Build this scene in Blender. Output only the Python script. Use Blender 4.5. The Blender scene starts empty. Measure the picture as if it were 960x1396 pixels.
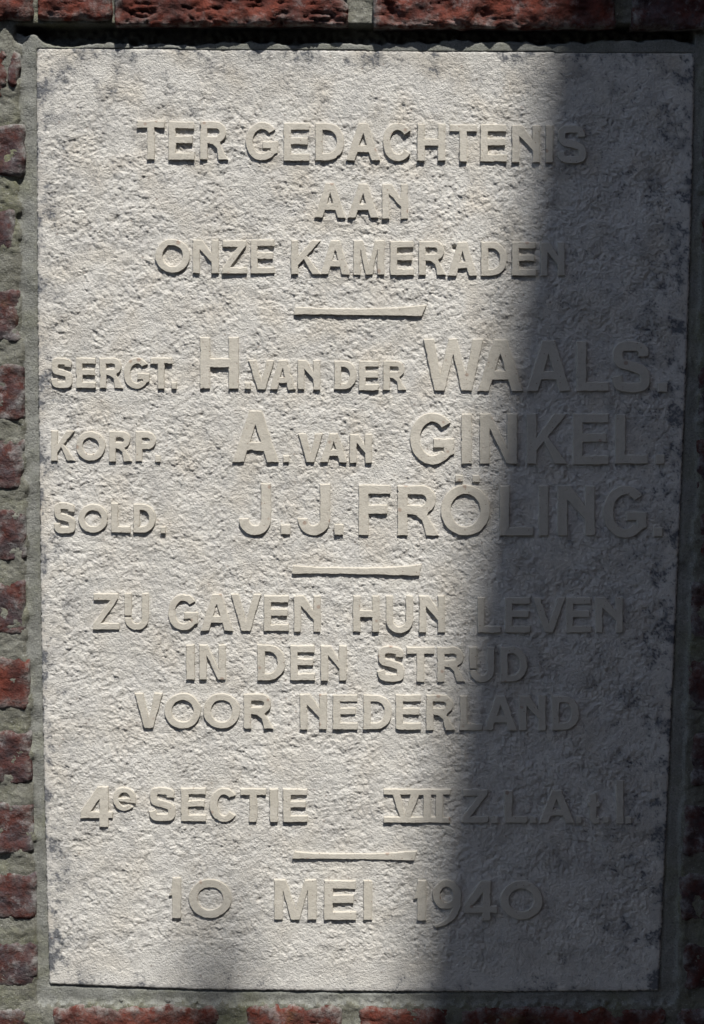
import bpy, math, random
import numpy as np
from mathutils import Vector, Matrix, Euler
from mathutils.geometry import tessellate_polygon

# ------------------------------------------------------------------ camera, sky, sun, exposure
scene = bpy.context.scene
C = scene.collection
FOC = 2600.0                       # focal length in pixels of the 960 x 1396 photograph
CAM_LOC = np.array([-0.00372, -1.67926, 0.2854])
CAM_ROT = (1.41551, -0.01068, 0.00359)
cd = bpy.data.cameras.new("camera")
cam = bpy.data.objects.new("camera", cd)
C.objects.link(cam)
cam.location = CAM_LOC.tolist()
cam.rotation_euler = CAM_ROT
cd.sensor_fit = 'VERTICAL'
cd.sensor_height = 36.0
cd.lens = 36.0 * FOC / 1396.0
cd.clip_start = 0.05
cd.clip_end = 200.0
scene.camera = cam

SLOPE = 0.119                      # how far the shadows lean to the left per unit they fall
DROP = 1.75                        # how far they fall per unit of depth
sdir = Vector((DROP * SLOPE, -1.0, DROP)).normalized()
elev = math.asin(sdir.z)
world = bpy.data.worlds.new("World")
scene.world = world
world.use_nodes = True
wn = world.node_tree
bg = wn.nodes["Background"]
sky = wn.nodes.new("ShaderNodeTexSky")
sky.sky_type = 'NISHITA'
sky.sun_disc = False
sky.sun_elevation = elev
sky.sun_rotation = math.atan2(sdir.x, sdir.y)
sky.air_density = 1.0
sky.dust_density = 1.0
sky.ozone_density = 0.8
wn.links.new(sky.outputs[0], bg.inputs[0])
bg.inputs[1].default_value = 0.095
sl = bpy.data.lights.new("sun", 'SUN')
sl.energy = 5.0
sl.angle = math.radians(0.7)
sl.color = (1.0, 0.965, 0.91)
so = bpy.data.objects.new("sun", sl)
C.objects.link(so)
so.rotation_euler = sdir.to_track_quat('Z', 'Y').to_euler()
so.location = (sdir * 6).to_tuple()
scene.view_settings.view_transform = 'Standard'
scene.view_settings.look = 'None'
scene.view_settings.exposure = 0.42
scene.view_settings.gamma = 1.0
scene.view_settings.use_curve_mapping = False

# ------------------------------------------------------------------ helpers
K = 0.00065                        # metres per photograph pixel on the tablet
M3 = np.array(Euler(CAM_ROT, 'XYZ').to_matrix())

def wall_xz(px, py):
    """photograph measurements -> X, Z on the plane of the tablet's face"""
    px = np.asarray(px, float); py = np.asarray(py, float)
    d = np.stack([(px - 480.0) / FOC, -(py - 698.0) / FOC, -np.ones_like(px)], -1) @ M3.T
    t = -CAM_LOC[1] / d[..., 1]
    return CAM_LOC[0] + d[..., 0] * t, CAM_LOC[2] + d[..., 2] * t

def pts3(px, py, h):
    X, Z = wall_xz(px, py)
    return np.stack([X, -np.asarray(h, float) * K + 0 * X, Z], -1)

def np_mesh(name, verts, faces, smooth=True):
    """faces: list of int arrays (n,3) or (n,4)"""
    me = bpy.data.meshes.new(name)
    verts = np.asarray(verts, np.float32)
    me.vertices.add(len(verts))
    me.vertices.foreach_set('co', verts.ravel())
    loops = np.concatenate([f.ravel() for f in faces]).astype(np.int32)
    tot = np.concatenate([np.full(len(f), f.shape[1], np.int32) for f in faces])
    st = np.concatenate([[0], np.cumsum(tot)[:-1]]).astype(np.int32)
    me.loops.add(len(loops)); me.loops.foreach_set('vertex_index', loops)
    me.polygons.add(len(tot)); me.polygons.foreach_set('loop_start', st)
    me.polygons.foreach_set('loop_total', tot)
    me.update(calc_edges=True); me.validate()
    me.polygons.foreach_set('use_smooth', np.full(len(me.polygons), smooth))
    return me

def link(name, me, mat=None, parent=None, **props):
    o = bpy.data.objects.new(name, me)
    C.objects.link(o)
    if mat is not None and not me.materials: me.materials.append(mat)
    if parent is not None: o.parent = parent
    for k, v in props.items(): o[k] = v
    return o

def thing(name, label, cat, loc=(0, 0, 0)):
    o = bpy.data.objects.new(name, None)
    C.objects.link(o); o.empty_display_size = 0.05
    o.location = loc
    o['label'] = label; o['category'] = cat
    return o

# band-limited noise on a periodic 1024 x 1536 field (one cell per photograph pixel)
NX, NY = 1024, 1536
FX = np.fft.fftfreq(NX)[None, :]; FY = np.fft.fftfreq(NY)[:, None]
def noise(lam, seed, ax=1.0, ay=1.0, width=0.45):
    r = np.random.default_rng(seed)
    f = np.sqrt((FX * ax) ** 2 + (FY * ay) ** 2) + 1e-9
    g = np.exp(-(np.log(f * lam) / width) ** 2 / 2)
    n = np.fft.ifft2(np.fft.fft2(r.standard_normal((NY, NX))) * g).real
    return (n / n.std()).astype(np.float32)
def blur(a, s):
    g = np.exp(-2 * (math.pi * s) ** 2 * (FX ** 2 + FY ** 2))
    return np.fft.ifft2(np.fft.fft2(a) * g).real
def samp(a, x, y):
    x = np.asarray(x, float) % NX; y = np.asarray(y, float) % NY
    x0 = np.floor(x).astype(int); y0 = np.floor(y).astype(int)
    fx = x - x0; fy = y - y0
    x0 %= NX; y0 %= NY; x1 = (x0 + 1) % NX; y1 = (y0 + 1) % NY
    return (a[y0, x0] * (1 - fx) + a[y0, x1] * fx) * (1 - fy) + (a[y1, x0] * (1 - fx) + a[y1, x1] * fx) * fy
def sst(a, b, x):
    t = np.clip((x - a) / (b - a), 0, 1)
    return t * t * (3 - 2 * t)

# ------------------------------------------------------------------ materials
class NT:
    def __init__(s, name, rough=0.9):
        s.m = bpy.data.materials.new(name); s.m.use_nodes = True
        s.t = s.m.node_tree; s.b = s.t.nodes["Principled BSDF"]
        s.b.inputs["Roughness"].default_value = rough
        s.b.inputs["Specular IOR Level"].default_value = 0.25
        s.co = s.t.nodes.new("ShaderNodeTexCoord").outputs["Object"]
    def n(s, t): return s.t.nodes.new(t)
    def l(s, a, b): s.t.links.new(a, b)
    def noise(s, scale, detail=4, rough=0.6, vec=None, out="Fac"):
        n = s.n("ShaderNodeTexNoise"); n.inputs["Scale"].default_value = scale
        n.inputs["Detail"].default_value = detail; n.inputs["Roughness"].default_value = rough
        s.l(vec or s.co, n.inputs["Vector"]); return n.outputs[out]
    def ramp(s, fac, stops):
        r = s.n("ShaderNodeValToRGB"); e = r.color_ramp.elements
        while len(e) < len(stops): e.new(0.5)
        for q, (p, c) in zip(e, stops):
            q.position = p; q.color = (c, c, c, 1) if isinstance(c, (int, float)) else (*c, 1)
        s.l(fac, r.inputs[0]); return r.outputs[0]
    def mix(s, fac, a, b, mode='MIX'):
        m = s.n("ShaderNodeMix"); m.data_type = 'RGBA'; m.blend_type = mode
        for v, i in ((fac, 0), (a, 6), (b, 7)):
            if isinstance(v, (int, float)): m.inputs[i].default_value = v
            elif isinstance(v, tuple): m.inputs[i].default_value = (*v, 1)
            else: s.l(v, m.inputs[i])
        return m.outputs[2]
    def math(s, op, a, b=0.0):
        m = s.n("ShaderNodeMath"); m.operation = op
        for v, i in ((a, 0), (b, 1)):
            if isinstance(v, (int, float)): m.inputs[i].default_value = v
            else: s.l(v, m.inputs[i])
        return m.outputs[0]
    def attr(s, name):
        a = s.n("ShaderNodeAttribute"); a.attribute_name = name; return a.outputs["Fac"]
    def bump(s, h, dist, strength=1.0):
        b = s.n("ShaderNodeBump"); b.inputs["Distance"].default_value = dist
        b.inputs["Strength"].default_value = strength
        s.l(h, b.inputs["Height"]); s.l(b.outputs[0], s.b.inputs["Normal"])
    def base(s, c): s.l(c, s.b.inputs["Base Color"])

def mat_ground():
    s = NT("pale_stone_rough")
    big = s.noise(9, 5); mid = s.noise(60, 5); fin = s.noise(420, 4, .7)
    c = s.mix(s.ramp(big, [(0.35, 0.0), (0.68, 1.0)]), (0.58, 0.562, 0.518), (0.695, 0.677, 0.63))
    c = s.mix(s.ramp(mid, [(0.35, 0.0), (0.7, 0.55)]), c, (0.50, 0.485, 0.465))
    c = s.mix(s.ramp(fin, [(0.62, 0.0), (0.78, 0.5)]), c, (0.36, 0.34, 0.32))
    c = s.mix(s.attr("warm"), c, (0.57, 0.52, 0.44))
    c = s.mix(s.attr("dirt"), c, (0.15, 0.155, 0.165))
    pit = s.n("ShaderNodeTexVoronoi"); pit.inputs["Scale"].default_value = 70
    s.l(s.co, pit.inputs["Vector"])
    c = s.mix(s.ramp(pit.outputs["Distance"], [(0.05, 0.55), (0.10, 0.0)]), c, (0.22, 0.17, 0.14))
    s.base(c)
    h = s.math('ADD', s.noise(900, 4, .7), s.math('MULTIPLY', s.noise(420, 4, .65), 1.3))
    s.bump(h, 0.0018, 0.85)
    return s.m

def mat_letter():
    s = NT("beige_stone_dressed", 0.85)
    big = s.noise(30, 4); fin = s.noise(500, 3, .6)
    c = s.mix(s.ramp(big, [(0.3, 0.0), (0.7, 1.0)]), (0.435, 0.408, 0.350), (0.50, 0.473, 0.415))
    c = s.mix(s.ramp(fin, [(0.50, 0.0), (0.75, 0.5)]), c, (0.36, 0.33, 0.28))
    c = s.mix(s.ramp(s.noise(75, 5, .7), [(0.50, 0.0), (0.75, 0.5)]), c, (0.34, 0.32, 0.28))
    v = s.n("ShaderNodeTexVoronoi"); v.inputs["Scale"].default_value = 330
    s.l(s.co, v.inputs["Vector"])
    sp = s.ramp(v.outputs["Distance"], [(0.14, 1.0), (0.24, 0.0)])
    sel = s.ramp(v.outputs["Color"], [(0.46, 0.0), (0.6, 0.7)])
    c = s.mix(s.math('MULTIPLY', sp, sel), c, (0.15, 0.085, 0.06))
    v2 = s.n("ShaderNodeTexVoronoi"); v2.inputs["Scale"].default_value = 60
    s.l(s.co, v2.inputs["Vector"])
    sp2 = s.ramp(v2.outputs["Distance"], [(0.08, 0.8), (0.14, 0.0)])
    sel2 = s.ramp(v2.outputs["Color"], [(0.5, 0.0), (0.56, 0.75)])
    c = s.mix(s.math('MULTIPLY', sp2, sel2), c, (0.25, 0.16, 0.12))
    s.base(c)
    h = s.math('ADD', s.noise(900, 3, .6), s.math('MULTIPLY', s.noise(150, 4, .6), 1.8))
    s.bump(h, 0.0007, 0.6)
    return s.m

def mat_brick(name, red, dark, grey, bloom=0.5, moss=0.25):
    s = NT(name, 0.95)
    s.b.inputs["Specular IOR Level"].default_value = 0.12
    oi = s.n("ShaderNodeObjectInfo")
    add = s.n("ShaderNodeVectorMath"); add.operation = 'ADD'
    mul = s.n("ShaderNodeVectorMath"); mul.operation = 'SCALE'
    cmb = s.n("ShaderNodeCombineXYZ")
    for i in range(3): s.l(oi.outputs["Random"], cmb.inputs[i])
    s.l(cmb.outputs[0], mul.inputs[0]); mul.inputs["Scale"].default_value = 7.0
    s.l(s.co, add.inputs[0]); s.l(mul.outputs[0], add.inputs[1])
    vec = add.outputs[0]
    a = s.noise(38, 6, .65, vec); b = s.noise(110, 6, .7, vec); f = s.noise(520, 4, .7, vec)
    c = s.mix(s.ramp(a, [(0.40, 0.0), (0.60, 1.0)]), red, dark)
    c = s.mix(s.ramp(b, [(0.50, 0.0), (0.72, 0.85)]), c, grey)
    c = s.mix(s.ramp(f, [(0.48, 0.0), (0.75, 0.6)]), c, tuple(x * 0.4 for x in dark))
    e = s.attr("edge")
    w = s.noise(75, 7, .75, vec)
    c = s.mix(s.math('MULTIPLY', s.ramp(w, [(0.54, 0.0), (0.66, bloom)]), 1.0), c, (0.33, 0.33, 0.33))
    c = s.mix(s.math('MULTIPLY', e, s.ramp(w, [(0.42, 0.0), (0.58, 0.8)])), c, (0.26, 0.265, 0.25))
    mo = s.noise(22, 6, .7, vec)
    c = s.mix(s.ramp(mo, [(0.58, 0.0), (0.70, moss)]), c, (0.16, 0.17, 0.06))
    s.base(c)
    h = s.math('ADD', s.noise(300, 6, .7, vec), s.math('MULTIPLY', s.noise(90, 5, .65, vec), 1.8))
    s.bump(h, 0.0024, 0.8)
    return s.m

def mat_mortar(name, c0, c1, moss, bump=0.0018):
    s = NT(name, 0.95)
    c = s.mix(s.ramp(s.noise(30, 6, .65), [(0.35, 0.0), (0.65, 1.0)]), c0, c1)
    c = s.mix(s.ramp(s.noise(14, 5, .7), [(0.48, 0.0), (0.66, moss)]), c, (0.15, 0.155, 0.075))
    c = s.mix(s.ramp(s.noise(600, 3, .7), [(0.5, 0.0), (0.72, 0.75)]), c, (0.08, 0.08, 0.075))
    c = s.mix(s.ramp(s.noise(500, 3, .7), [(0.28, 0.6), (0.42, 0.0)]), c, (0.42, 0.42, 0.40))
    s.base(c)
    h = s.math('ADD', s.noise(800, 5, .7), s.math('MULTIPLY', s.noise(200, 5, .7), 1.5))
    s.bump(h, bump, 0.7)
    return s.m

def mat_plain(name, col, rough=0.8):
    s = NT(name, rough)
    c = s.mix(s.noise(6, 5), col, tuple(x * 0.7 for x in col)); s.base(c)
    s.bump(s.noise(60, 5), 0.002, 0.4)
    return s.m

M_GROUND = mat_ground(); M_LETTER = mat_letter()
M_BRICK_RED = mat_brick("brick_red", (0.135, 0.037, 0.025), (0.070, 0.025, 0.021), (0.080, 0.050, 0.045), 0.25, 0.3)
M_BRICK_DARK = mat_brick("brick_purple", (0.085, 0.030, 0.024), (0.062, 0.044, 0.047), (0.10, 0.092, 0.10), 0.45, 0.15)
M_MORTAR = mat_mortar("joint_mortar", (0.125, 0.123, 0.098), (0.215, 0.215, 0.185), 0.6)
M_CEMENT = mat_mortar("cement_pointing", (0.18, 0.183, 0.165), (0.25, 0.255, 0.235), 0.4, 0.0016)

# ------------------------------------------------------------------ outlines of the raised letters
def arc(cx, cy, rx, ry, a0, a1, n=None, p=1.0):
    if n is None: n = max(6, int(abs(a1 - a0) / 7))
    out = []
    for i in range(n + 1):
        a = math.radians(a0 + (a1 - a0) * i / n)
        c, s = math.cos(a), math.sin(a)
        c = math.copysign(abs(c) ** p, c); s = math.copysign(abs(s) ** p, s)
        out.append((cx + rx * c, cy - ry * s))
    return out

def ribbon(path, th):
    p = np.array(path, float)
    t = np.gradient(p, axis=0); t /= np.linalg.norm(t, axis=1)[:, None]
    n = np.stack([-t[:, 1], t[:, 0]], 1)
    th = np.asarray(th, float) * np.ones(len(p))
    a = p + n * th[:, None] / 2; b = p - n * th[:, None] / 2
    return [tuple(q) for q in a] + [tuple(q) for q in b[::-1]]

def spline(ctrl, n=12):
    c = [np.array(q, float) for q in ctrl]
    c = [2 * c[0] - c[1]] + c + [2 * c[-1] - c[-2]]
    out = []
    for i in range(1, len(c) - 2):
        for k in range(n):
            t = k / n
            out.append(0.5 * (2 * c[i] + (c[i + 1] - c[i - 1]) * t + (2 * c[i - 1] - 5 * c[i] + 4 * c[i + 1] - c[i + 2]) * t * t
                              + (3 * c[i] - c[i - 1] - 3 * c[i + 1] + c[i + 2]) * t ** 3))
    out.append(c[-2])
    return out

def g_T(w, h, v, z):
    m = w / 2
    return [[(0, 0), (w, 0), (w, z), (m + v / 2, z), (m + v / 2, h), (m - v / 2, h), (m - v / 2, z), (0, z)]]
def g_E(w, h, v, z):
    a = h * 0.47 - z / 2
    return [[(0, 0), (w * .98, 0), (w * .98, z), (v, z), (v, a), (w * .93, a), (w * .93, a + z), (v, a + z), (v, h - z), (w, h - z), (w, h), (0, h)]]
def g_F(w, h, v, z):
    a = h * 0.49 - z / 2
    return [[(0, 0), (w, 0), (w, z), (v, z), (v, a), (w * .9, a), (w * .9, a + z), (v, a + z), (v, h), (0, h)]]
def g_L(w, h, v, z): return [[(0, 0), (v, 0), (v, h - z), (w, h - z), (w, h), (0, h)]]
def g_I(w, h, v, z): return [[(0, 0), (w, 0), (w, h), (0, h)]]
g_dot = g_I
def g_H(w, h, v, z):
    a = h * .5 - z / 2
    return [[(0, 0), (v, 0), (v, a), (w - v, a), (w - v, 0), (w, 0), (w, h), (w - v, h), (w - v, a + z), (v, a + z), (v, h), (0, h)]]
def g_N(w, h, v, z):
    return [[(0, 0), (v * 1.35, 0), (w - v, h * .40), (w - v, 0), (w, 0), (w, h), (w - v, h), (w - v, h * .67), (v, h * .29), (v, h), (0, h)]]
def g_N2(w, h, v, z):
    return [[(0, 0), (v * 1.05, 0), (w - v, h * .70), (w - v, 0), (w, 0), (w, h), (w - v * 1.05, h), (v, h * .30), (v, h), (0, h)]]
def g_M(w, h, v, z):
    m = w / 2
    return [[(0, 0), (v * 1.3, 0), (m, h * .72), (w - v * 1.3, 0), (w, 0), (w, h), (w - v, h), (w - v, h * .26), (m + v * .5, h), (m - v * .5, h), (v, h * .26), (v, h), (0, h)]]
def g_V(w, h, v, z):
    m = w / 2
    return [[(0, 0), (v * 1.12, 0), (m, h * .74), (w - v * 1.12, 0), (w, 0), (m + v * .6, h), (m - v * .6, h)]]
def g_W(w, h, v, z):
    q = v * 1.08
    return [[(0, 0), (q, 0), (w * .285, h * .70), (w * .42, 0), (w * .42 + q * .75, 0), (w * .71, h * .70), (w - q, 0), (w, 0),
             (w * .71 + q * .55, h), (w * .71 - q * .45, h), (w * .5, h * .30), (w * .285 + q * .4, h), (w * .285 - q * .55, h)]]
def g_A(w, h, v, z):
    m = w / 2; y0 = h * .78 - z; y1 = h * .78; ap = v * .62
    def xl(y): return (m - ap) * (1 - y / h)          # outer left edge
    q = v * 1.15
    apex = h * .27
    def xi(y): return m - (y - apex) * ((m - q) / (h - apex))   # inner left edge
    return [[(m - ap, 0), (m + ap, 0), (w, h), (w - q, h), (w - xi(y1), y1), (xi(y1), y1), (q, h), (0, h)],
            [(m, apex), (w - xi(y0), y0), (xi(y0), y0)]]
def g_Z(w, h, v, z):
    return [[(w * .03, 0), (w * .96, 0), (w * .96, z * .8), (v * 1.15, h - z), (w, h - z), (w, h), (0, h), (0, h - z * .8), (w - v * 1.35, z), (w * .03, z)]]
def g_K(w, h, v, z):
    return [[(0, 0), (v, 0), (v, h * .48), (w - v * 1.35, 0), (w * .97, 0), (w * .52, h * .46), (w, h), (w - v * 1.3, h), (w * .42, h * .56), (v, h * .74), (v, h), (0, h)]]
def g_O(w, h, v, z):
    return [arc(w / 2, h / 2, w / 2, h / 2, 0, 354, 48), arc(w / 2, h / 2, w / 2 - v, h / 2 - z, 0, 354, 40)]
def g_D(w, h, v, z):
    r = min(w * .62, h / 2)
    o = [(0, 0)] + arc(w - r, h / 2, r, h / 2, 90, -90, 22, .92) + [(0, h)]
    r2 = r - v
    i = [(v, z)] + arc(w - r, h / 2, r2, h / 2 - z, 90, -90, 18, .92) + [(v, h - z)]
    return [o, i]
def g_R(w, h, v, z):
    b = h * .57; r = b / 2; rx = r * 1.02; W = w * .93
    o = [(0, 0)] + arc(W - rx, r, rx, r, 90, -62, 16) + [(w * .72, b * 1.03), (w, h), (w - v * 1.25, h), (w * .60, h * .70), (w * .44, b + z * .12), (v, b), (v, h), (0, h)]
    i = [(v, z)] + arc(W - rx, r, rx - v * .95, r - z, 90, -90, 14) + [(v, b - z)]
    return [o, i]
def g_P(w, h, v, z):
    b = h * .60; r = b / 2; rx = r
    return [[(0, 0)] + arc(w - rx, r, rx, r, 90, -90, 16) + [(v, b), (v, h), (0, h)],
            [(v, z)] + arc(w - rx, r, rx - v * .95, r - z, 90, -90, 14) + [(v, b - z)]]
def g_C(w, h, v, z):
    cx = w * .515; rx = w * .515
    return [arc(cx, h / 2, rx, h / 2, 36, 324, 44, .97) + arc(cx, h / 2, rx - v, h / 2 - z, 322, 38, 40)]
def g_G(w, h, v, z):
    cx = w * .51; rx = w * .51; y = h * .50
    o = arc(cx, h / 2, rx, h / 2, 38, 318, 42, .97) + [(w, h * .80), (w, y), (w * .53, y), (w * .53, y + z), (w - v, y + z), (w - v, h * .76)]
    return [o + arc(cx, h / 2, rx - v, h / 2 - z, 312, 42, 34)]
def g_S(w, h, v, z):
    t = (v + z) / 2 * 1.02; a = t / 2
    c = [(w - a * 1.35, h * .30), (w * .80, h * .155), (w * .50, a), (w * .20, h * .13), (a * 1.15, h * .29), (w * .22, h * .425), (w * .5, h * .49),
         (w * .80, h * .575), (w - a, h * .72), (w * .81, h * .87), (w * .5, h - a), (w * .19, h * .86), (a * .85, h * .68)]
    return [ribbon(spline(c, 6), t)]
def g_J(w, h, v, z):
    r = w / 2; c = [(w - v / 2, 0), (w - v / 2, h * .35)] + arc(w / 2, h - r * .98, w / 2 - v / 2, r * .98 - z / 2, 0, -180, 22) + [(v / 2, h * .68)]
    p = []
    for a, b in zip(c[:-1], c[1:]):
        n = max(1, int(math.hypot(b[0] - a[0], b[1] - a[1]) / 3))
        p += [(a[0] + (b[0] - a[0]) * i / n, a[1] + (b[1] - a[1]) * i / n) for i in range(n)]
    p.append(c[-1])
    return [ribbon(p, v)]
def g_U(w, h, v, z):
    r = w / 2
    return [[(0, 0), (v, 0)] + [(v, h - r)] + arc(w / 2, h - r, r - v, r - z, 180, 360, 16)[1:-1] + [(w - v, h - r), (w - v, 0), (w, 0), (w, h - r)]
            + arc(w / 2, h - r, r, r, 0, -180, 22)[1:-1] + [(0, h - r)]]
def g_IJ(w, h, v, z):
    r = w / 2; s = h * .66
    return [[(0, 0), (v, 0), (v, h * .60), (0, h * .60)],
            [(0, s), (v, s), (v, h - r)] + arc(w / 2, h - r, r - v, r - z, 180, 360, 16)[1:-1] + [(w - v, h - r), (w - v, 0), (w, 0), (w, h - r)]
            + arc(w / 2, h - r, r, r, 0, -180, 22)[1:-1] + [(0, h - r)]]
def g_e(w, h, v, z):
    r = w / 2; o = arc(r, h / 2, r, h / 2, -8, 318, 36)
    return [arc(r, h / 2, r, h / 2, 0, 318, 34) + arc(r, h / 2, r - v, h / 2 - z, 312, 196, 12) + [(w, h * .5 + z * .85), (w, h * .5)],
            [(v * 1.0, h * .5 - z * .2)] + arc(r, h / 2, r - v, h / 2 - z, 170, 10, 12) + [(w - v, h * .5 - z * .2)]]
def g_4(w, h, v, z, sx=None, cb=None, full=None):
    # diagonal, crossbar and a stem that runs on below the crossbar
    s0 = w * .60 if sx is None else sx; y = h * .80 if cb is None else cb
    return [[(s0 - v * .2, 0), (s0 + v, 0), (s0 + v, y - z), (w, y - z), (w, y), (s0 + v, y), (s0 + v, h), (s0, h), (s0, y), (0, y), (0, y - z)],
            [(s0, h * .30), (s0, y - z), (v * 1.15, y - z)]]
def g_1(w, h, v, z):
    return [[(w - v * .95, 0), (w, 0), (w, h), (w - v, h), (w - v, h * .44), (0, h * .46), (w * .12, h * .36), (w * .25, h * .14)]]
def g_9(w, h, v, z):
    b = h * .62; r = w / 2
    o = arc(r, b / 2, r, b / 2, 0, 262, 30) + [(r - w * .02, b)]
    o = arc(r, b / 2, r, b / 2, 12, 250, 28) + [(r * 1.15, b * .985), (w * .70, b * .94), (w * .55, h * .78), (w * .30, h * .90), (w * .06, h * .945), (w * .10, h),
                                              (w * .45, h * .95), (w * .74, h * .84), (w * .90, h * .70), (w * .985, h * .52), (w, h * .36)]
    return [o, arc(r, b / 2, r - v, b / 2 - z, 0, 350, 28)]
def g_t(w, h, v, z):
    s = w * .2
    return [[(s, h * .05), (s + v, 0), (s + v, h * .31), (w * .95, h * .31), (w * .95, h * .31 + z * .9), (s + v, h * .31 + z * .9), (s + v, h * .80), (w * .92, h * .82),
             (w * .92, h), (s + v * .4, h), (s, h * .88), (s, h * .31 + z * .9), (0, h * .31 + z * .9), (0, h * .31), (s, h * .28)]]
def g_VII(w, h, v, z):
    X = lambda f: w * f
    o = [(0, 0), (X(1), 0), (X(.985), z), (X(.88), z), (X(.88), h - z), (X(.985), h - z), (X(.985), h), (0, h), (0, h - z), (X(.245), h - z), (X(.13), z), (0, z)]
    h1 = [(X(.25), z), (X(.40), z), (X(.315), h * .80)]
    h2 = [(X(.53), z), (X(.59), z), (X(.59), h - z), (X(.40), h - z)]
    h3 = [(X(.70), z), (X(.77), z), (X(.77), h - z), (X(.70), h - z)]
    return [o, h1, h2, h3]

GL = dict(T=g_T, E=g_E, F=g_F, L=g_L, I=g_I, H=g_H, N=g_N, n=g_N2, M=g_M, V=g_V, W=g_W, A=g_A, Z=g_Z, K=g_K, O=g_O, D=g_D, R=g_R, P=g_P,
          C=g_C, G=g_G, S=g_S, J=g_J, U=g_U, e=g_e, t=g_t, l=g_I)
GL['.'] = g_dot; GL['4'] = g_4; GL['1'] = g_1; GL['9'] = g_9; GL['0'] = g_O; GL['IJ'] = g_IJ; GL['VII'] = g_VII

# (vertical stroke, horizontal stroke, [(sign, x0, x1, y0, y1), ...]) measured on the photograph
LINES = [
 ("first line", 10, 9.5, [('T',187,225,165,218),('E',230,265,166,218),('R',273,311,166,218),('G',335,379,167,219),('E',387,422,168,219.5),('D',430,469,168,219),('A',472,518,168,219),('C',522,562,168,220),('H',569,607,169,219.5),('T',613,650,170,220),('E',655,691,170,220.5),('N',698,736,171,221.5),('I',744,754,171,221.5),('S',760,799,171,223)]),
 ("second line", 9.5, 9, [('A',429,471,250,297),('A',474,516,251,297),('N',521,556,251,298)]),
 ("third line", 9.5, 8.7, [('O',212,259,326,372),('N',263,298,327,372.5),('Z',303,337,328,373),('E',342,374.5,327,373),('K',397,438,328,374),('A',437,477,328,374),('M',482,524,328,374.5),('E',532,564,329,375),('R',571,608,329,375),('A',611,650,330,376),('D',656,691,330,376),('E',698,731,330,376),('N',737,770,331,376)]),
 ("sergeant's line", 9, 8, [('S',70.5,98.5,488,529),('E',104,131,488,529),('R',136,168,488,529),('G',169,204,488,530),('T',205,234.5,488,530),('.',234,241,521,530),('.',334,342,522,530),('V',339,374,491,531),('A',368,403,491,531),('N',406,436.5,491,531),('D',456,486,492,531),('E',489.5,517,492,532),('R',522.5,554,492,532)]),
 ("sergeant's line", 13.5, 12, [('H',273,325.5,460,529.5),('W',577,659,462,532.5),('A',651,713,463,533),('A',718,778,464,533),('L',786,830,465,533),('S',835,886,465,535),('.',897,909.5,522,534)]),
 ("corporal's line", 9, 8.5, [('K',70,103,587,628),('O',104,144,588,628),('R',149,180,588,629),('P',185,213,588,629),('.',212,219,620.5,629.5),('V',407,440,591,630),('A',437,473,591,630),('N',477,507,592,631)]),
 ("corporal's line", 13.5, 12, [('A',317,380,560,630),('.',386,394,621,630),('G',559,619,563,633),('I',629,643,564,632),('n',654,705,564,632),('K',718,774,564,632),('E',781,830,564,633),('L',839,883,565,632),('.',894,906,620,632.5)]),
 ("soldier's line", 9, 8.5, [('S',74,103,685,727),('O',107,147.5,687,726),('L',152,178,686,726),('D',182,212.5,687,726),('.',219,226,718,727)]),
 ("soldier's line", 13.5, 12, [('J',326,369.5,659,729),('.',383,395.5,715,728.5),('J',406,450,660,729),('.',455.5,468,715,729),('F',489,532.5,661,729),('R',542,598,662,730),('O',601,668,661,730),('.',621,631,648,656.5),('.',644,653.5,648,657),('L',681,727,662,730),('I',734.5,747.5,662,730),('N',760,811,662,730),('G',822.5,881,662,733),('.',891,903,719,731)]),
 ("first line of the verse", 9.5, 9, [('Z',127,163,809,858),('IJ',170,203,809,859),('G',229.5,270,810,859),('A',274,317.5,810,859.5),('V',315,356,810,860),('E',360,394,812,860),('N',401,437,812,861),('H',481.5,517,812,861),('U',526,563,812,863),('N',571.5,606.5,812,862),('L',651,682.5,814,862),('E',689,723,814,862),('V',726,771,814,862),('E',772,806,814,862),('N',812,849,814,862)]),
 ("second line of the verse", 10, 9, [('I',254,265.5,879,926),('n',272,308,879,926),('D',351,388.5,879,927),('E',396,429.5,880,927),('N',437.5,472.5,880,927.5),('S',515,551,881,929),('T',554.5,592,882,929),('R',596,634.5,882,929),('IJ',640,674,882,930),('D',682.5,719,882,929)]),
 ("third line of the verse", 10, 9, [('V',184,222,945,992),('O',224.5,274,945,993),('O',277.5,327,945,993),('R',332.5,372.5,946,993),('N',409,445.5,946,994),('E',454,487.5,947,994),('D',495.5,534,947,994),('E',539.5,574,947,994.5),('R',581,620,947,995),('L',627,658,948,995),('A',660,705,948,995),('N',708,744,948,995),('D',752.5,789.5,948,995)]),
 ("regiment line", 10.5, 8.5, [('4',110,154,1072,1127),('e',154,185.5,1073,1105),('S',204,239,1073,1119),('E',247,281,1074,1119),('C',286,324,1074,1120),('T',328,363,1075,1120),('I',368,379,1075,1120),('E',386,419.5,1075,1120),('VII',523,615,1075.5,1121),('Z',630,666,1076,1121),('.',670,679,1113,1121.5),('L',688,718.5,1077,1121),('.',722.5,731,1113,1121.5),('A',735,783,1077,1121.5),('.',785.5,793,1113,1121.5),('t',800,819,1080,1122),('.',821.5,830,1113,1121.5),('l',840,850,1063,1122),('.',852.5,861,1113,1122)]),
 ("date line", 12, 11, [('1',231,247,1196,1251),('0',257.5,316,1198,1251),('M',374,431.5,1199,1253),('E',442,485.5,1200,1253.5),('I',495.5,507.5,1200,1253.5),('1',564,581,1200,1254),('9',589.5,629,1199,1264),('4',632,678,1200,1254),('0',682,740,1200,1253)]),
]
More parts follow.
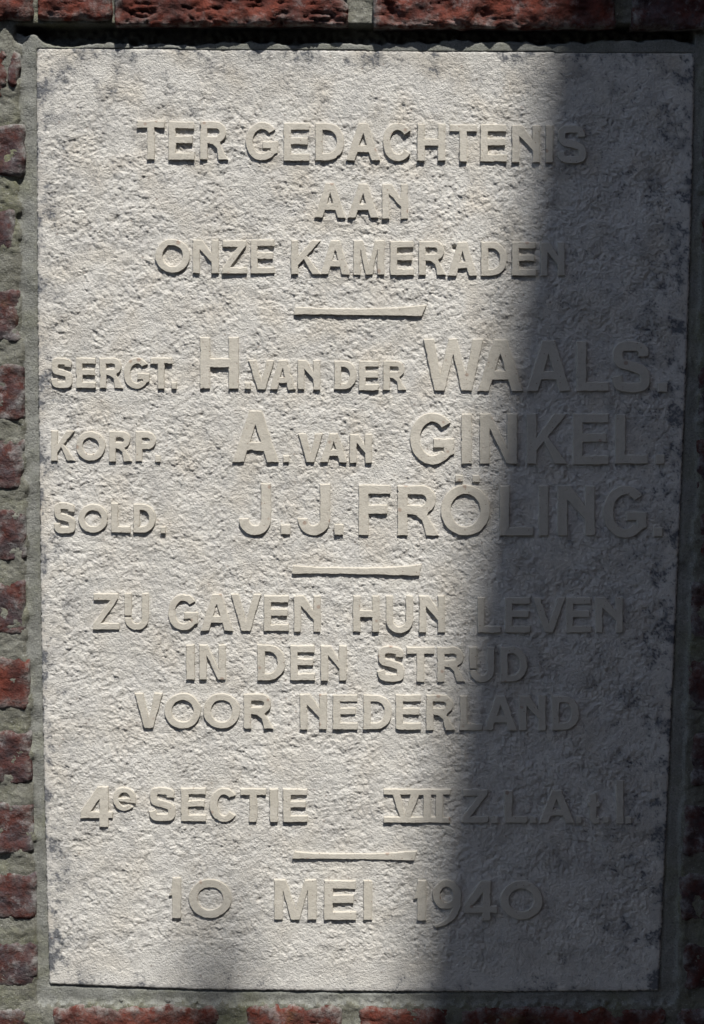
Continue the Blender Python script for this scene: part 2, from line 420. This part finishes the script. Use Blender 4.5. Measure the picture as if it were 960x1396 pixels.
RULES = [
 [(403,418.7),(420,419.6),(445,420.6),(480,421),(520,420.3),(550,418.8),(569,416.8),(581,416.2),(579,422),(575,431),(540,430.3),(490,429.6),(440,428.9),(400.5,429),(401,424)],
 [(400,770.6),(420,772.3),(450,773.4),(490,774),(530,773.2),(555,771.6),(575,769),(573,777),(572,784.5),(540,783.6),(490,782.6),(440,781.8),(398.5,782),(399,776)],
 [(402,1160.6),(420,1162),(450,1163),(490,1163.1),(530,1162.2),(550,1160.8),(569,1159.3),(567,1166),(565,1172.6),(530,1171.6),(490,1170.8),(440,1170.2),(399,1170),(400,1165)],
]

def resample(poly, step):
    out = []
    n = len(poly)
    for i in range(n):
        a = poly[i]; b = poly[(i + 1) % n]
        d = math.hypot(b[0] - a[0], b[1] - a[1])
        k = max(1, int(round(d / step)))
        for j in range(k): out.append((a[0] + (b[0] - a[0]) * j / k, a[1] + (b[1] - a[1]) * j / k))
    return out
def area(p):
    return 0.5 * sum(p[i][0] * p[(i + 1) % len(p)][1] - p[(i + 1) % len(p)][0] * p[i][1] for i in range(len(p)))
def offset(P, d):
    """move every vertex outwards by d (P an (n,2) array with positive area = outer)"""
    a = np.roll(P, 1, 0); b = np.roll(P, -1, 0)
    e0 = P - a; e1 = b - P
    e0 /= np.linalg.norm(e0, axis=1)[:, None] + 1e-9; e1 /= np.linalg.norm(e1, axis=1)[:, None] + 1e-9
    n0 = np.stack([e0[:, 1], -e0[:, 0]], 1); n1 = np.stack([e1[:, 1], -e1[:, 0]], 1)
    m = n0 + n1; l2 = (m * m).sum(1)
    m = m / np.maximum(l2, 0.9)[:, None] * 2
    return P + m * (np.asarray(d) * np.ones(len(P)))[:, None]

WOBX = noise(9, 71); WOBY = noise(9, 72); WOBX2 = noise(30, 73); WOBY2 = noise(34, 74)
CHIP = noise(14, 75)
LET_H = 2.7
def letter_mesh(contours, h=LET_H):
    """raised letter: flat dressed face, worn arris, splayed sides that run into the stone"""
    V = []; F4 = []; tops = []
    base = 0
    for ci, c in enumerate(contours):
        c = resample(c, 2.2)
        s = area(c)
        if (s < 0): c = c[::-1]
        P = np.array(c)
        P[:, 0] += 0.14 * samp(WOBX, P[:, 0], P[:, 1]) + 0.18 * samp(WOBX2, P[:, 0], P[:, 1])
        P[:, 1] += 0.14 * samp(WOBY, P[:, 0], P[:, 1]) + 0.18 * samp(WOBY2, P[:, 0], P[:, 1])
        sg = 1 if not HOLE[id(contours)][ci] else -1
        chip = np.clip(samp(CHIP, P[:, 0], P[:, 1]) - 1.5, 0, 1.2)
        n = len(P)
        levels = [(0.35, -3.0), (0.15, h * .35), (0.0, h - 0.6), (-0.65, h)]
        for off, z in levels:
            Q = offset(P, sg * (off - chip * 0.9 * (z > 0)))
            V.append(np.stack([Q[:, 0], Q[:, 1], np.full(n, z)], 1))
        i = np.arange(n); j = (i + 1) % n
        for L in range(3):
            a = base + L * n
            q = np.stack([a + i, a + j, a + n + j, a + n + i], 1)
            F4.append(q if sg > 0 else q[:, ::-1])
        tops.append((V[-1], base + 3 * n))
        base += 4 * n
    V = np.concatenate(V)
    T = []
    # outer contours each take the holes that lie inside them
    outs = [k for k in range(len(contours)) if not HOLE[id(contours)][k]]
    holes = [k for k in range(len(contours)) if HOLE[id(contours)][k]]
    for o in outs:
        grp = [o] + (holes if len(outs) == 1 else [])
        polys = [[Vector((float(x), float(y), 0)) for x, y, _ in tops[k][0]] for k in grp]
        idx = np.concatenate([np.arange(len(tops[k][0])) + tops[k][1] for k in grp])
        for t in tessellate_polygon(polys): T.append([idx[t[0]], idx[t[1]], idx[t[2]]])
    T = np.array(T)
    # wind the top faces towards the viewer
    a, b, c = V[T[:, 0]], V[T[:, 1]], V[T[:, 2]]
    cr = (b[:, 0] - a[:, 0]) * (c[:, 1] - a[:, 1]) - (b[:, 1] - a[:, 1]) * (c[:, 0] - a[:, 0])
    T[cr > 0] = T[cr > 0][:, ::-1]
    F = [q[:, ::-1] for q in F4]
    return V, T, np.concatenate(F)

HOLE = {}
KEEP = []
def in_poly(x, y, poly):
    r = np.zeros(x.shape, bool); n = len(poly)
    for i in range(n):
        x0, y0 = poly[i]; x1, y1 = poly[(i + 1) % n]
        if y0 == y1: continue
        c = ((y0 > y) != (y1 > y)) & (x < (x1 - x0) * (y - y0) / (y1 - y0) + x0)
        r ^= c
    return r

MASK = np.zeros((NY, NX), np.float32)
def stamp(contours):
    pts = np.concatenate([np.array(c) for c in contours])
    x0, y0 = np.floor(pts.min(0)).astype(int) - 1; x1, y1 = np.ceil(pts.max(0)).astype(int) + 2
    X, Y = np.meshgrid(np.arange(x0, x1) + 0.0, np.arange(y0, y1) + 0.0)
    r = np.zeros(X.shape, bool)
    for c in contours: r ^= in_poly(X, Y, c)
    MASK[y0:y1, x0:x1] = np.maximum(MASK[y0:y1, x0:x1], r)

# ------------------------------------------------------------------ the memorial tablet
cxw, czw = wall_xz(np.array([480.]), np.array([1350.]))
tablet = thing("memorial_tablet", "pale carved stone memorial tablet with raised lettering set into the brick wall", "memorial plaque")

jobs = []
rnd = random.Random(4)
for line, v, z, items in LINES:
    for (ch, x0, x1, y0, y1) in items:
        w, h = x1 - x0, y1 - y0
        vv, zz = v, z
        if ch == '4' and h > 54.5: cs = g_4(w, h, 12, 9, 26, 43)
        elif ch == '4': cs = g_4(w, h, 11, 9.5, 26, 44)
        elif ch == '9': cs = g_9(w, h, 11, 9.5)
        elif ch == 'e': cs = g_e(w, h, 8, 7)
        elif ch == 't': cs = g_t(w, h, 9.5, 7)
        elif ch == 'VII': cs = g_VII(w, h, 10, 7.5)
        else: cs = GL[ch](w, h, vv, zz)
        nh = [False] * len(cs)
        if ch in 'ADROP0' or ch in ('VII', 'e', '4', '9'): nh = [False] + [True] * (len(cs) - 1)
        tilt = (y1 - y0) * 0.0
        cs = [[(x0 + px, y0 + py) for px, py in c] for c in cs]
        jobs.append((ch, line, cs, nh))
for k, c in enumerate(RULES): jobs.append(('rule', k, [c], [False]))
for j in jobs: stamp(j[2])

for ch, line, cs, nh in jobs:
    HOLE[id(cs)] = nh; KEEP.append(cs)
    V, T, F = letter_mesh(cs)
    co = pts3(V[:, 0], V[:, 1], V[:, 2])
    nm = 'full_stop' if ch == '.' else 'dividing_bar' if ch == 'rule' else 'numeral' if ch in ('4', '1', '9', '0', 'VII') else 'letter'
    me = np_mesh(nm, co, [T, F], smooth=False)
    o = link(nm, me, M_LETTER, tablet)
    if nm == 'letter': o['label'] = "raised letter %s in the %s" % (ch.upper() if ch in 'n' else ch, line)
    elif nm == 'numeral': o['label'] = "raised numeral %s in the %s" % (ch, line)
    elif nm == 'dividing_bar': o['label'] = ["upper", "middle", "lower"][line] + " raised dividing bar with a hollowed upper edge"

# slab: a dense hammered surface
def xl_(y): return np.interp(y, [65, 440, 920, 1140, 1342], [50, 51.6, 57.3, 62.2, 67.5])
def xr_(y): return np.interp(y, [70, 240, 500, 900, 1140, 1351], [947.5, 944, 936, 918.8, 908.3, 898])
def yt_(x): return np.interp(x, [50, 947], [65, 72])
def yb_(x): return np.interp(x, [67, 270, 480, 700, 898], [1342, 1349.5, 1352, 1352.5, 1351])
gx, gy = 740, 1060
U, Vv = np.meshgrid(np.linspace(0, 1, gx), np.linspace(0, 1, gy))
PY = 65 + Vv * (1347 - 65)
for _ in range(3):
    PX = xl_(PY) + U * (xr_(PY) - xl_(PY))
    PY = yt_(PX) + Vv * (yb_(PX) - yt_(PX))
d_l = PX - xl_(PY); d_r = xr_(PY) - PX; d_t = PY - yt_(PX); d_b = yb_(PX) - PY
de = np.minimum(np.minimum(d_l, d_r), np.minimum(d_t, d_b))
n120 = noise(150, 1); n40 = noise(42, 2); n20 = noise(20, 3); n11 = noise(11, 4); n6 = noise(6.5, 5); n4 = noise(4, 6, width=.35)
n90 = noise(90, 7); n16 = noise(15, 8); n9 = noise(8.5, 9); n60 = noise(60, 10)
def terr(a, k):
    t = a * k; f = np.floor(t); r = t - f
    return (f + 0.35 * r + 0.65 * sst(0.38, 0.62, r)) / k
terr_f = terr(n20 * .55 + n11 * .5 + n60 * .5 + n6 * .25, 1.4)
pit_f = np.clip(n9 - 1.25, 0, 1.3); bmp_f = np.clip(-n16 - 1.2, 0, 1.2) ** 0.7
rmod = sst(-1.5, 0.6, n90 + 0.4 * n40)
rough_f = (0.45 + 0.75 * rmod)
def flakes(n, r0, r1, seed, tilt=.22):
    # overlapping chips and pecks left by the mason's tool: tilted little plates, the highest one wins
    g = np.random.default_rng(seed); out = np.full((NY, NX), -2.0, np.float32)
    cx = g.uniform(0, NX, n); cy = g.uniform(0, NY, n); R = r0 * (r1 / r0) ** g.uniform(0, 1, n) 
    tx = g.normal(0, tilt, n); ty = g.normal(0, tilt, n); el = g.uniform(.6, 1.5, n); an = g.uniform(0, 3.14, n); hh = g.normal(0, .45, n)
    for i in range(n):
        q = int(R[i] * 1.6) + 2; x0 = int(cx[i]); y0 = int(cy[i])
        xs = np.arange(x0 - q, x0 + q + 1); ys = np.arange(y0 - q, y0 + q + 1)
        dx = (xs - cx[i])[None, :]; dy = (ys - cy[i])[:, None]
        c, sn = math.cos(an[i]), math.sin(an[i])
        a = (dx * c + dy * sn) / el[i]; b = (-dx * sn + dy * c) * el[i]
        rr = (np.abs(a) ** 2.6 + np.abs(b) ** 2.6) / R[i] ** 2.6
        h = hh[i] + R[i] * .10 + tx[i] * dx * .6 + ty[i] * dy * .6 - 1.8 * rr
        ix = np.ix_(ys % NY, xs % NX)
        out[ix] = np.maximum(out[ix], h)
    return out
fl1 = flakes(46000, 2.2, 6.0, 41); fl2 = flakes(5000, 8, 22, 42, .07)
fl1 = blur(fl1, 0.4); fl2 = blur(fl2, 1.0)
fl1 = (fl1 - fl1.mean()) / fl1.std(); fl2 = (fl2 - fl2.mean()) / fl2.std()
F_all = (0.44 * fl1 + 0.12 * fl2 + 0.10 * terr_f + 0.10 * n11 + 0.12 * n6 + 0.26 * n4 - 0.6 * pit_f + 0.30 * bmp_f) * rough_f
FIL = blur(MASK, 3.2); FIL2 = blur(MASK, 9)
mask_m = sst(2, 16, d_l) * sst(2, 22, d_r) * (0.3 + 0.7 * sst(30, 105, d_t + 14 * samp(n60, PX, PY))) * (0.12 + 0.88 * sst(28, 50, d_b + 5 * samp(n60, PX, PY)))
mask_m = 0.22 + 0.78 * mask_m
S = lambda a: samp(a, PX, PY)
H = -0.8 + 0.40 * S(n120) * sst(0, 40, de) + 0.16 * S(n40) * mask_m + 1.0 * S(F_all) * mask_m * (1 - .25 * np.clip(S(FIL) * 1.5, 0, 1))
H += 0.85 * np.clip(S(FIL) * 1.2, 0, 1) - 0.7 * np.clip(S(FIL2), 0, 1)
H += 1.2 * (1 - sst(0, 30, de))                                  # the border is left a little higher
H = np.where(H > .4, .4 + (H - .4) * .5, H)
H = np.minimum(H, np.where(S(blur(MASK, 1.2)) > .35, 1.2, 9))
H -= 2.2 * np.exp(-de / 1.1)
# a few deep holes
for hx, hy, hr, hd in ((620, 338, 3.2, 7), (353, 1227, 3, 4), (158, 300, 4, 2.5), (430, 215 + 5, 3, 3), (276, 566, 3, 3), (498, 250 + 70, 3, 2), (520, 1100, 6, -2)):
    H -= hd * np.exp(-((PX - hx) ** 2 + (PY - hy) ** 2) / (hr ** 2))
QX = PX + 0.35 * samp(WOBX, PX, PY) * np.exp(-de / 4); QY = PY + 0.35 * samp(WOBY, PX, PY) * np.exp(-de / 4)
co = pts3(QX, QY, H).reshape(-1, 3)
ii = np.arange(gx * gy).reshape(gy, gx)
quads = np.stack([ii[:-1, :-1], ii[1:, :-1], ii[1:, 1:], ii[:-1, 1:]], -1).reshape(-1, 4)
ring = np.concatenate([ii[0, :-1], ii[:-1, -1], ii[-1, :0:-1], ii[:0:-1, 0]])
back = co[ring].copy(); back[:, 1] = 24 * K
bi = np.arange(len(ring)) + len(co)
rq = np.stack([ring, np.roll(ring, -1), np.roll(bi, -1), bi], 1)
me = np_mesh("slab", np.concatenate([co, back]), [quads, rq])
# weathering: black speckle on the margins, ochre bloom (colour that belongs to the stone)
nd = noise(7.5, 21, width=.5); nd2 = noise(4.5, 22); ndb = noise(70, 23); ndw = noise(110, 24)
prox = np.maximum.reduce([0.95 * np.exp(-d_l / 34), 0.9 * np.exp(-d_r / 85), 0.72 * np.exp(-d_t / 45), 0.62 * np.exp(-d_b / 16)])
prox = prox * (0.80 + 0.22 * S(ndb) + .10 * S(n20)) + 0.05 * S(ndb)
corner = 0.9 * np.exp(-(((PX - 95) / 55) ** 2 + ((PY - 1300) / 90) ** 2)) + 0.5 * np.exp(-(((PX - 90) / 60) ** 2 + ((PY - 120) / 60) ** 2))
prox = prox + corner * .35
sp = sst(1.75, 2.55, S(nd) * .42 + S(nd2) * .55 - .35 * S(fl1) + S(n20) * .22 + prox * 2.0) * np.clip(prox * 2.0, 0, .55)
pitc = np.clip(S(pit_f), 0, 1) * 0.15
soft = np.clip(prox - .12, 0, 1) * .6 * sst(-.5, 1.5, S(ndb) + S(n20) * .5)
sp2 = sst(1.9, 2.5, S(nd2) * .6 - .5 * S(fl1) + .35 * S(n60) + .5 * (PY < 420)) * .55
dirt = np.clip(sp + sp2 + pitc + soft + .10 * np.clip(-S(fl1) - .3, 0, 2) + .20 * sst(.0, 1.8, S(n60) + .5 * S(n20) + .3 * S(fl1)) * sst(520, 200, PY + .5 * PX) + .16 * sst(.3, 2, S(ndw) + S(n40)) * (d_r < 260) , 0, 1)
warm = np.clip(0.10 + 0.22 * S(ndw) + 0.10 * S(n60), 0, 0.6) * (1 - .5 * (PY / 1400)) + 0.35 * np.exp(-d_l / 8) * sst(-.5, 1, S(n60))
for nm, arr in (("dirt", dirt), ("warm", np.clip(warm, 0, 1))):
    at = me.attributes.new(nm, 'FLOAT', 'POINT')
    at.data.foreach_set('value', np.concatenate([arr.ravel(), np.zeros(len(ring))]).astype(np.float32))
link("slab", me, M_GROUND, tablet)

# ------------------------------------------------------------------ the brick wall
wall = thing("brick_wall", "old dark red brick wall with rough mortar joints around the memorial tablet", "wall")
FACE = 9.0
nA = noise(36, 31, ax=2.8, ay=.6); nB = noise(12, 32, ax=1.7, ay=.75); nL = noise(46, 36); nM = noise(120, 37); nC = noise(6, 33); nD = noise(50, 34); nE = noise(18, 35)
crack = -np.clip(1 - np.abs(nA) * 3.6, 0, 1)
nA2 = noise(34, 38, ax=1.5, ay=.7); crack2 = -np.clip(1 - np.abs(nA2) * 4.5, 0, 1); nM2 = noise(70, 39)
def brick(x0, x1, y0, y1, mat, face=FACE, rough=1.0, fold=0.4, ragged=1.0, res=2.2, seed=0, wear=1.0, label=None):
    vis = (x1 > -10 and x0 < 970 and y1 > -10 and y0 < 1406)
    if not vis: res = 9.0
    nx = max(4, int((x1 - x0) / res)); ny = max(4, int((y1 - y0) / res))
    X, Y = np.meshgrid(np.linspace(x0, x1, nx), np.linspace(y0, y1, ny))
    sx, sy = seed * 137.3, seed * 61.7
    s = lambda a: samp(a, X + sx, Y + sy)
    d = np.minimum(np.minimum(X - x0, x1 - X), np.minimum(Y - y0, y1 - Y))
    cx = np.minimum(X - x0, x1 - X); cy = np.minimum(Y - y0, y1 - Y)
    dc = np.where((cx < 9) & (cy < 9), 9 - np.hypot(9 - cx, 9 - cy), d)
    dc = dc + 0.3 * ragged * s(nC) + 0.5 * ragged * s(nE) + 1.6 * ragged * s(nL)
    h = face + rough * (1.4 * s(nD) + 0.30 * s(nB) + 0.12 * s(nC) + .5 * s(nL)) + fold * (4.6 * s(crack) + 3.0 * s(crack2)) * sst(-.6, .9, s(nM2)) + fold * 2.5
    h -= wear * 8 * np.exp(-np.clip(dc, -2, 50) / 2.4)
    push = np.exp(-d / 5)
    X2 = X + push * ragged * (.2 * s(nE) + .9 * s(nL)); Y2 = Y + push * ragged * .9 * samp(nL, X + sx + 300, Y + sy + 200)
    co = pts3(X2, Y2, h).reshape(-1, 3)
    ii = np.arange(nx * ny).reshape(ny, nx)
    quads = np.stack([ii[:-1, :-1], ii[1:, :-1], ii[1:, 1:], ii[:-1, 1:]], -1).reshape(-1, 4)
    ring = np.concatenate([ii[0, :-1], ii[:-1, -1], ii[-1, :0:-1], ii[:0:-1, 0]])
    b = co[ring].copy(); b[:, 1] = 40 * K
    bi = np.arange(len(ring)) + len(co)
    rq = np.stack([ring, np.roll(ring, -1), np.roll(bi, -1), bi], 1)
    me = np_mesh("brick", np.concatenate([co, b]), [quads, rq])
    at = me.attributes.new("edge", 'FLOAT', 'POINT')
    ev = np.clip(np.exp(-np.clip(d, 0, 50) / 7), 0, 1)
    at.data.foreach_set('value', np.concatenate([ev.ravel(), np.ones(len(ring))]).astype(np.float32))
    o = link("brick", me, mat, wall)
    if label: o['label'] = label
    return o

seed = [0]
def B(x0, x1, y0, y1, mat=None, **kw):
    seed[0] += 1
    return brick(x0, x1, y0, y1, mat or M_BRICK_DARK, seed=seed[0], **kw)

# top course above the tablet
B(-262, 47, -34, 29, M_BRICK_RED, fold=.8, rough=1.3, face=15, ragged=.5)
B(53, 154, -34, 29, M_BRICK_RED, fold=.7, rough=1.3, face=15, ragged=.5)
B(158, 475, -34, 37, M_BRICK_RED, fold=1.5, rough=1.4, face=15, ragged=.55)
B(509, 838, -34, 40, M_BRICK_RED, fold=.9, rough=1.4, face=15, ragged=.55)
B(860, 1170, -34, 42, M_BRICK_DARK, fold=.7, rough=1.3, face=15, ragged=.5)
# course below the tablet
B(72, 300, 1371, 1438, M_BRICK_RED, fold=.5, ragged=.9, face=6)
B(334, 468, 1370, 1438, M_BRICK_RED, fold=.5, ragged=.9, face=6)
B(488, 612, 1370, 1438, M_BRICK_RED, fold=.5, ragged=.9, face=6)
B(628, 905, 1371, 1438, M_BRICK_RED, fold=.5, ragged=.9, face=6)
rows_l = [(64, 138, 27), (170, 242, 35), (284, 345, 21), (393, 467, 28), (495, 574, 34), (595, 667, 33), (693, 765, 36), (790, 865, 35),
          (895, 967, 41), (995, 1069, 44), (1092, 1163, 46), (1187, 1253, 50), (1282, 1345, 51), (1372, 1440, 36)]
for i, (y0, y1, xr) in enumerate(rows_l):
    red = M_BRICK_RED if i in (8, 0) else M_BRICK_DARK
    if i == 0:      # broken brick in fragments
        B(-60, 9, y0, y1, M_BRICK_RED, ragged=1.0, wear=.8, face=6, label="broken red brick fragment at the top left of the tablet")
        B(11, xr, y0 + 6, y1 - 18, M_BRICK_DARK, ragged=1.0, wear=.8, face=6, label="small broken piece of dark brick beside the tablet's top left corner")
    else:
        B(-(70 if i % 2 else 160), xr, y0, y1, red, fold=.22, rough=.75, ragged=.4, face=5.8, wear=.75)
    xb = -(86 if i % 2 else 176) if i else -76
    B(xb - 300, xb, y0, y1, M_BRICK_DARK, fold=.3)
    ym = (y0 + y1) / 2
    xs = float(np.interp(ym, [0, 480, 700, 950, 1345], [962, 956, 950, 938, 924])) + (5 if i % 3 == 0 else -2)
    B(xs, xs + (150 if i % 2 else 310), y0 + 3, y1 + 3, M_BRICK_DARK, fold=.25, face=6, ragged=.5, wear=.8)
    xs += 165 if i % 2 else 325
    B(xs, xs + 250, y0 + 3, y1 + 3, M_BRICK_DARK, fold=.3)
for r in range(3):
    for c in range(7):
        x = -480 + c * 325 - (160 if r % 2 == 0 else 0)
        B(x, x + 308, -132 - r * 98, -58 - r * 98, (M_BRICK_RED, M_BRICK_DARK)[(c + r) % 2], fold=.5)
        B(x, x + 308, 1465 + r * 98, 1538 + r * 98, (M_BRICK_RED, M_BRICK_DARK)[(c + r + 1) % 2], fold=.4)
B(925, 1230, 1374, 1440, M_BRICK_DARK)
B(-600, -278, -34, 29, M_BRICK_DARK); B(1185, 1480, -34, 42, M_BRICK_DARK)

# mortar: one uneven bed behind and between the bricks
def axis(a, b, lo, hi, fine, coarse):
    return np.unique(np.concatenate([np.arange(a, lo, coarse), np.arange(lo, hi, fine), np.arange(hi, b + 1, coarse)]))
ax_ = axis(-640, 1500, -24, 990, 2.0, 14); ay_ = axis(-340, 1760, -20, 1412, 2.0, 14)
X, Y = np.meshgrid(ax_, ay_)
S = lambda a, ox=0, oy=0: samp(a, X + ox, Y + oy)
edge_l = np.interp(Y, [0, 60, 300, 600, 900, 1345], [22, 24, 26, 33, 38, 50]) + 1.8 * S(nL)
edge_r = np.interp(Y, [0, 480, 700, 950, 1345], [962, 956, 950, 938, 924]) - 2 + 1.8 * S(nL, 50)
base = 3.6 + .4 * S(nE) + .2 * S(nB) + .28 * S(nC) - 1.5 * np.clip(S(noise(6, 45)) - 1.5, 0, 1) + .9 * S(nD)
nP = noise(5, 44)
fill = -3.0 + .6 * S(nD) + .22 * S(nC) + .35 * S(nL) - 1.6 * np.clip(S(nP) - 1.7, 0, 1)
tin = (X > edge_l) & (X < edge_r) & (Y > 41) & (Y < 1368 + 2 * S(nE))
soft_l = sst(-4, 4, X - edge_l); soft_r = sst(-4, 4, edge_r - X); soft_t = sst(36, 42, Y); soft_b = sst(5, -3, Y - (1367 + 2 * S(nE)))
wgt = soft_l * soft_r * soft_t * soft_b
Hm = base * (1 - wgt) + fill * wgt
# the lip of cement along the top edge, with a dark gap over it
lip = 58.5 + .5 * samp(nE, X, X * 0 + 500) + .9 * samp(nL, X, X * 0 + 500) * (1 + samp(nM, X, X * 0 + 700)) + 2.0 * samp(nM, X, X * 0 + 90) + (X > 600) * -3 - 14 * np.exp(-((X - 44) / 17) ** 2) - 10 * sst(36, 26, X)
gap = sst(2.5, -1.5, Y - lip) * sst(33, 38, Y) * sst(20, 28, X) * (X < 948)
Hm = Hm * (1 - gap) + (-34 + 2 * S(nE)) * gap
near = (Y > 45) & (Y < 75) & (X > 40) & (X < 960)
nw = sst(40, 46, Y) * sst(110, 66, Y) * sst(26, 44, X) * (1 - gap)
Hm = Hm * (1 - nw) + (Hm * .3 + 1.2) * nw
# groove round the slab
dsl = np.maximum(np.maximum(xl_(Y) - X, X - xr_(Y)), np.maximum(yt_(X) - Y, Y - yb_(X)))
Hm -= 3.0 * np.exp(-((dsl - 1.0) / 1.6) ** 2) * sst(76, 100, Y)
inside = dsl < -5
Hm = np.where(dsl < -1.5, -20, Hm)
co = pts3(X, Y, Hm).reshape(-1, 3)
ny, nx = X.shape
ii = np.arange(nx * ny).reshape(ny, nx)
ok = ~(inside[:-1, :-1] & inside[1:, :-1] & inside[1:, 1:] & inside[:-1, 1:])
quads = np.stack([ii[:-1, :-1], ii[1:, :-1], ii[1:, 1:], ii[:-1, 1:]], -1)
isc = ((wgt > .5) | near)[:-1, :-1]
for nm, mt, sel in (("mortar_joints", M_MORTAR, ok & ~isc), ("cement_surround", M_CEMENT, ok & isc)):
    q = quads[sel]
    used, inv = np.unique(q.ravel(), return_inverse=True)
    link(nm, np_mesh(nm, co[used], [inv.reshape(-1, 4)]), mt, wall)

# body of the wall behind, carried up to the added canopy
def box(name, x0, x1, y0, y1, z0, z1, mat, parent=None, **kw):
    v = [(x, y, z) for x in (x0, x1) for y in (y0, y1) for z in (z0, z1)]
    f = np.array([(0, 1, 3, 2), (4, 6, 7, 5), (0, 4, 5, 1), (2, 3, 7, 6), (0, 2, 6, 4), (1, 5, 7, 3)])
    return link(name, np_mesh(name, v, [f], smooth=False), mat, parent, **kw)
HC = 4.8
box("wall_body", -1.6, 4.2, 0.042, 0.30, -1.25, HC + .35, M_MORTAR, wall)

# ------------------------------------------------------------------ outside the frame: pavement, and objects added to cast and deepen the shade
ex, ez = wall_xz(np.array([665.0]), np.array([700.0]))
xe = float(ex[0]) + (HC - float(ez[0])) * SLOPE
M_CONC = mat_plain("grey_concrete", (0.30, 0.29, 0.27))
can = thing("added_shade_canopy", "unseen canopy slab added high above to cast the broad shade on the right of the tablet", "canopy")
YN, YF = -(HC - .60) / DROP, -(HC + .95) / DROP
box("added_shade_slab", xe, 1.35, YF, YN, HC, HC + .12, M_CONC, can)  # added slab, cut to throw the sun shadow yet let sky light past
side = thing("added_side_wall", "dark brick side wall standing square to the tablet's wall on its right", "wall")
box("wall_body", 0.88, 1.1, -3.8, 0.0415, -1.25, HC - .002, M_BRICK_DARK, side)  # added to cut sky light coming from the right
M_PAVE = mat_plain("paving", (0.05, 0.05, 0.05))
box("pavement", -6, 6, -6, 0.04, -1.40, -1.25, M_PAVE, None, kind="structure")
box("added_sky_block", 0.50, 0.879, -0.75, 0.0412, -1.249, 3.0, M_BRICK_DARK, side)  # added block that hides sky and darkens the right edge
opp = thing("added_sky_wall", "unseen dark wall added opposite the tablet to block light from the low sky", "wall")
box("wall_body", -5.5, 5.5, -4.9, -4.6, -1.25, 2.1, M_BRICK_DARK, opp)  # added to keep low sky light off the tablet
box("added_wall_cap", -5.55, 5.55, -4.95, -4.55, 2.101, 2.18, M_CONC, opp)
# unseen post added so its tip throws the blurred shadow low on the tablet
PD = 3.4
bx, bz = wall_xz(np.array([290.0]), np.array([1225.0]))
px_ = float(bx[0]) + PD * DROP * SLOPE; pz_ = float(bz[0]) + PD * DROP
post = thing("added_shadow_post", "unseen slender post added to cast the blurred shadow low on the tablet", "post", (px_, -PD, -1.25))
def lathe(prof, n=20):
    v = []; f = []
    for r, z in prof:
        for k in range(n):
            a = 2 * math.pi * k / n; v.append((r * math.cos(a), r * math.sin(a), z))
    for i in range(len(prof) - 1):
        for k in range(n): f.append((i * n + k, i * n + (k + 1) % n, (i + 1) * n + (k + 1) % n, (i + 1) * n + k))
    return np.array(v), [np.array(f)]
M_IRON = mat_plain("dark_iron", (0.04, 0.04, 0.04), .5)
hp = pz_ + 1.25
link("shaft", np_mesh("shaft", *lathe([(0.001, 0), (.045, 0), (.045, .12), (.022, .2), (.029, hp - .1), (.001, hp - .1)])), M_IRON, post)
link("finial", np_mesh("finial", *lathe([(0.001, hp - .1), (.028, hp - .095), (.028, hp - .085), (.018, hp - .07), (.024, hp - .045), (.016, hp - .02), (.001, hp)])), M_IRON, post)
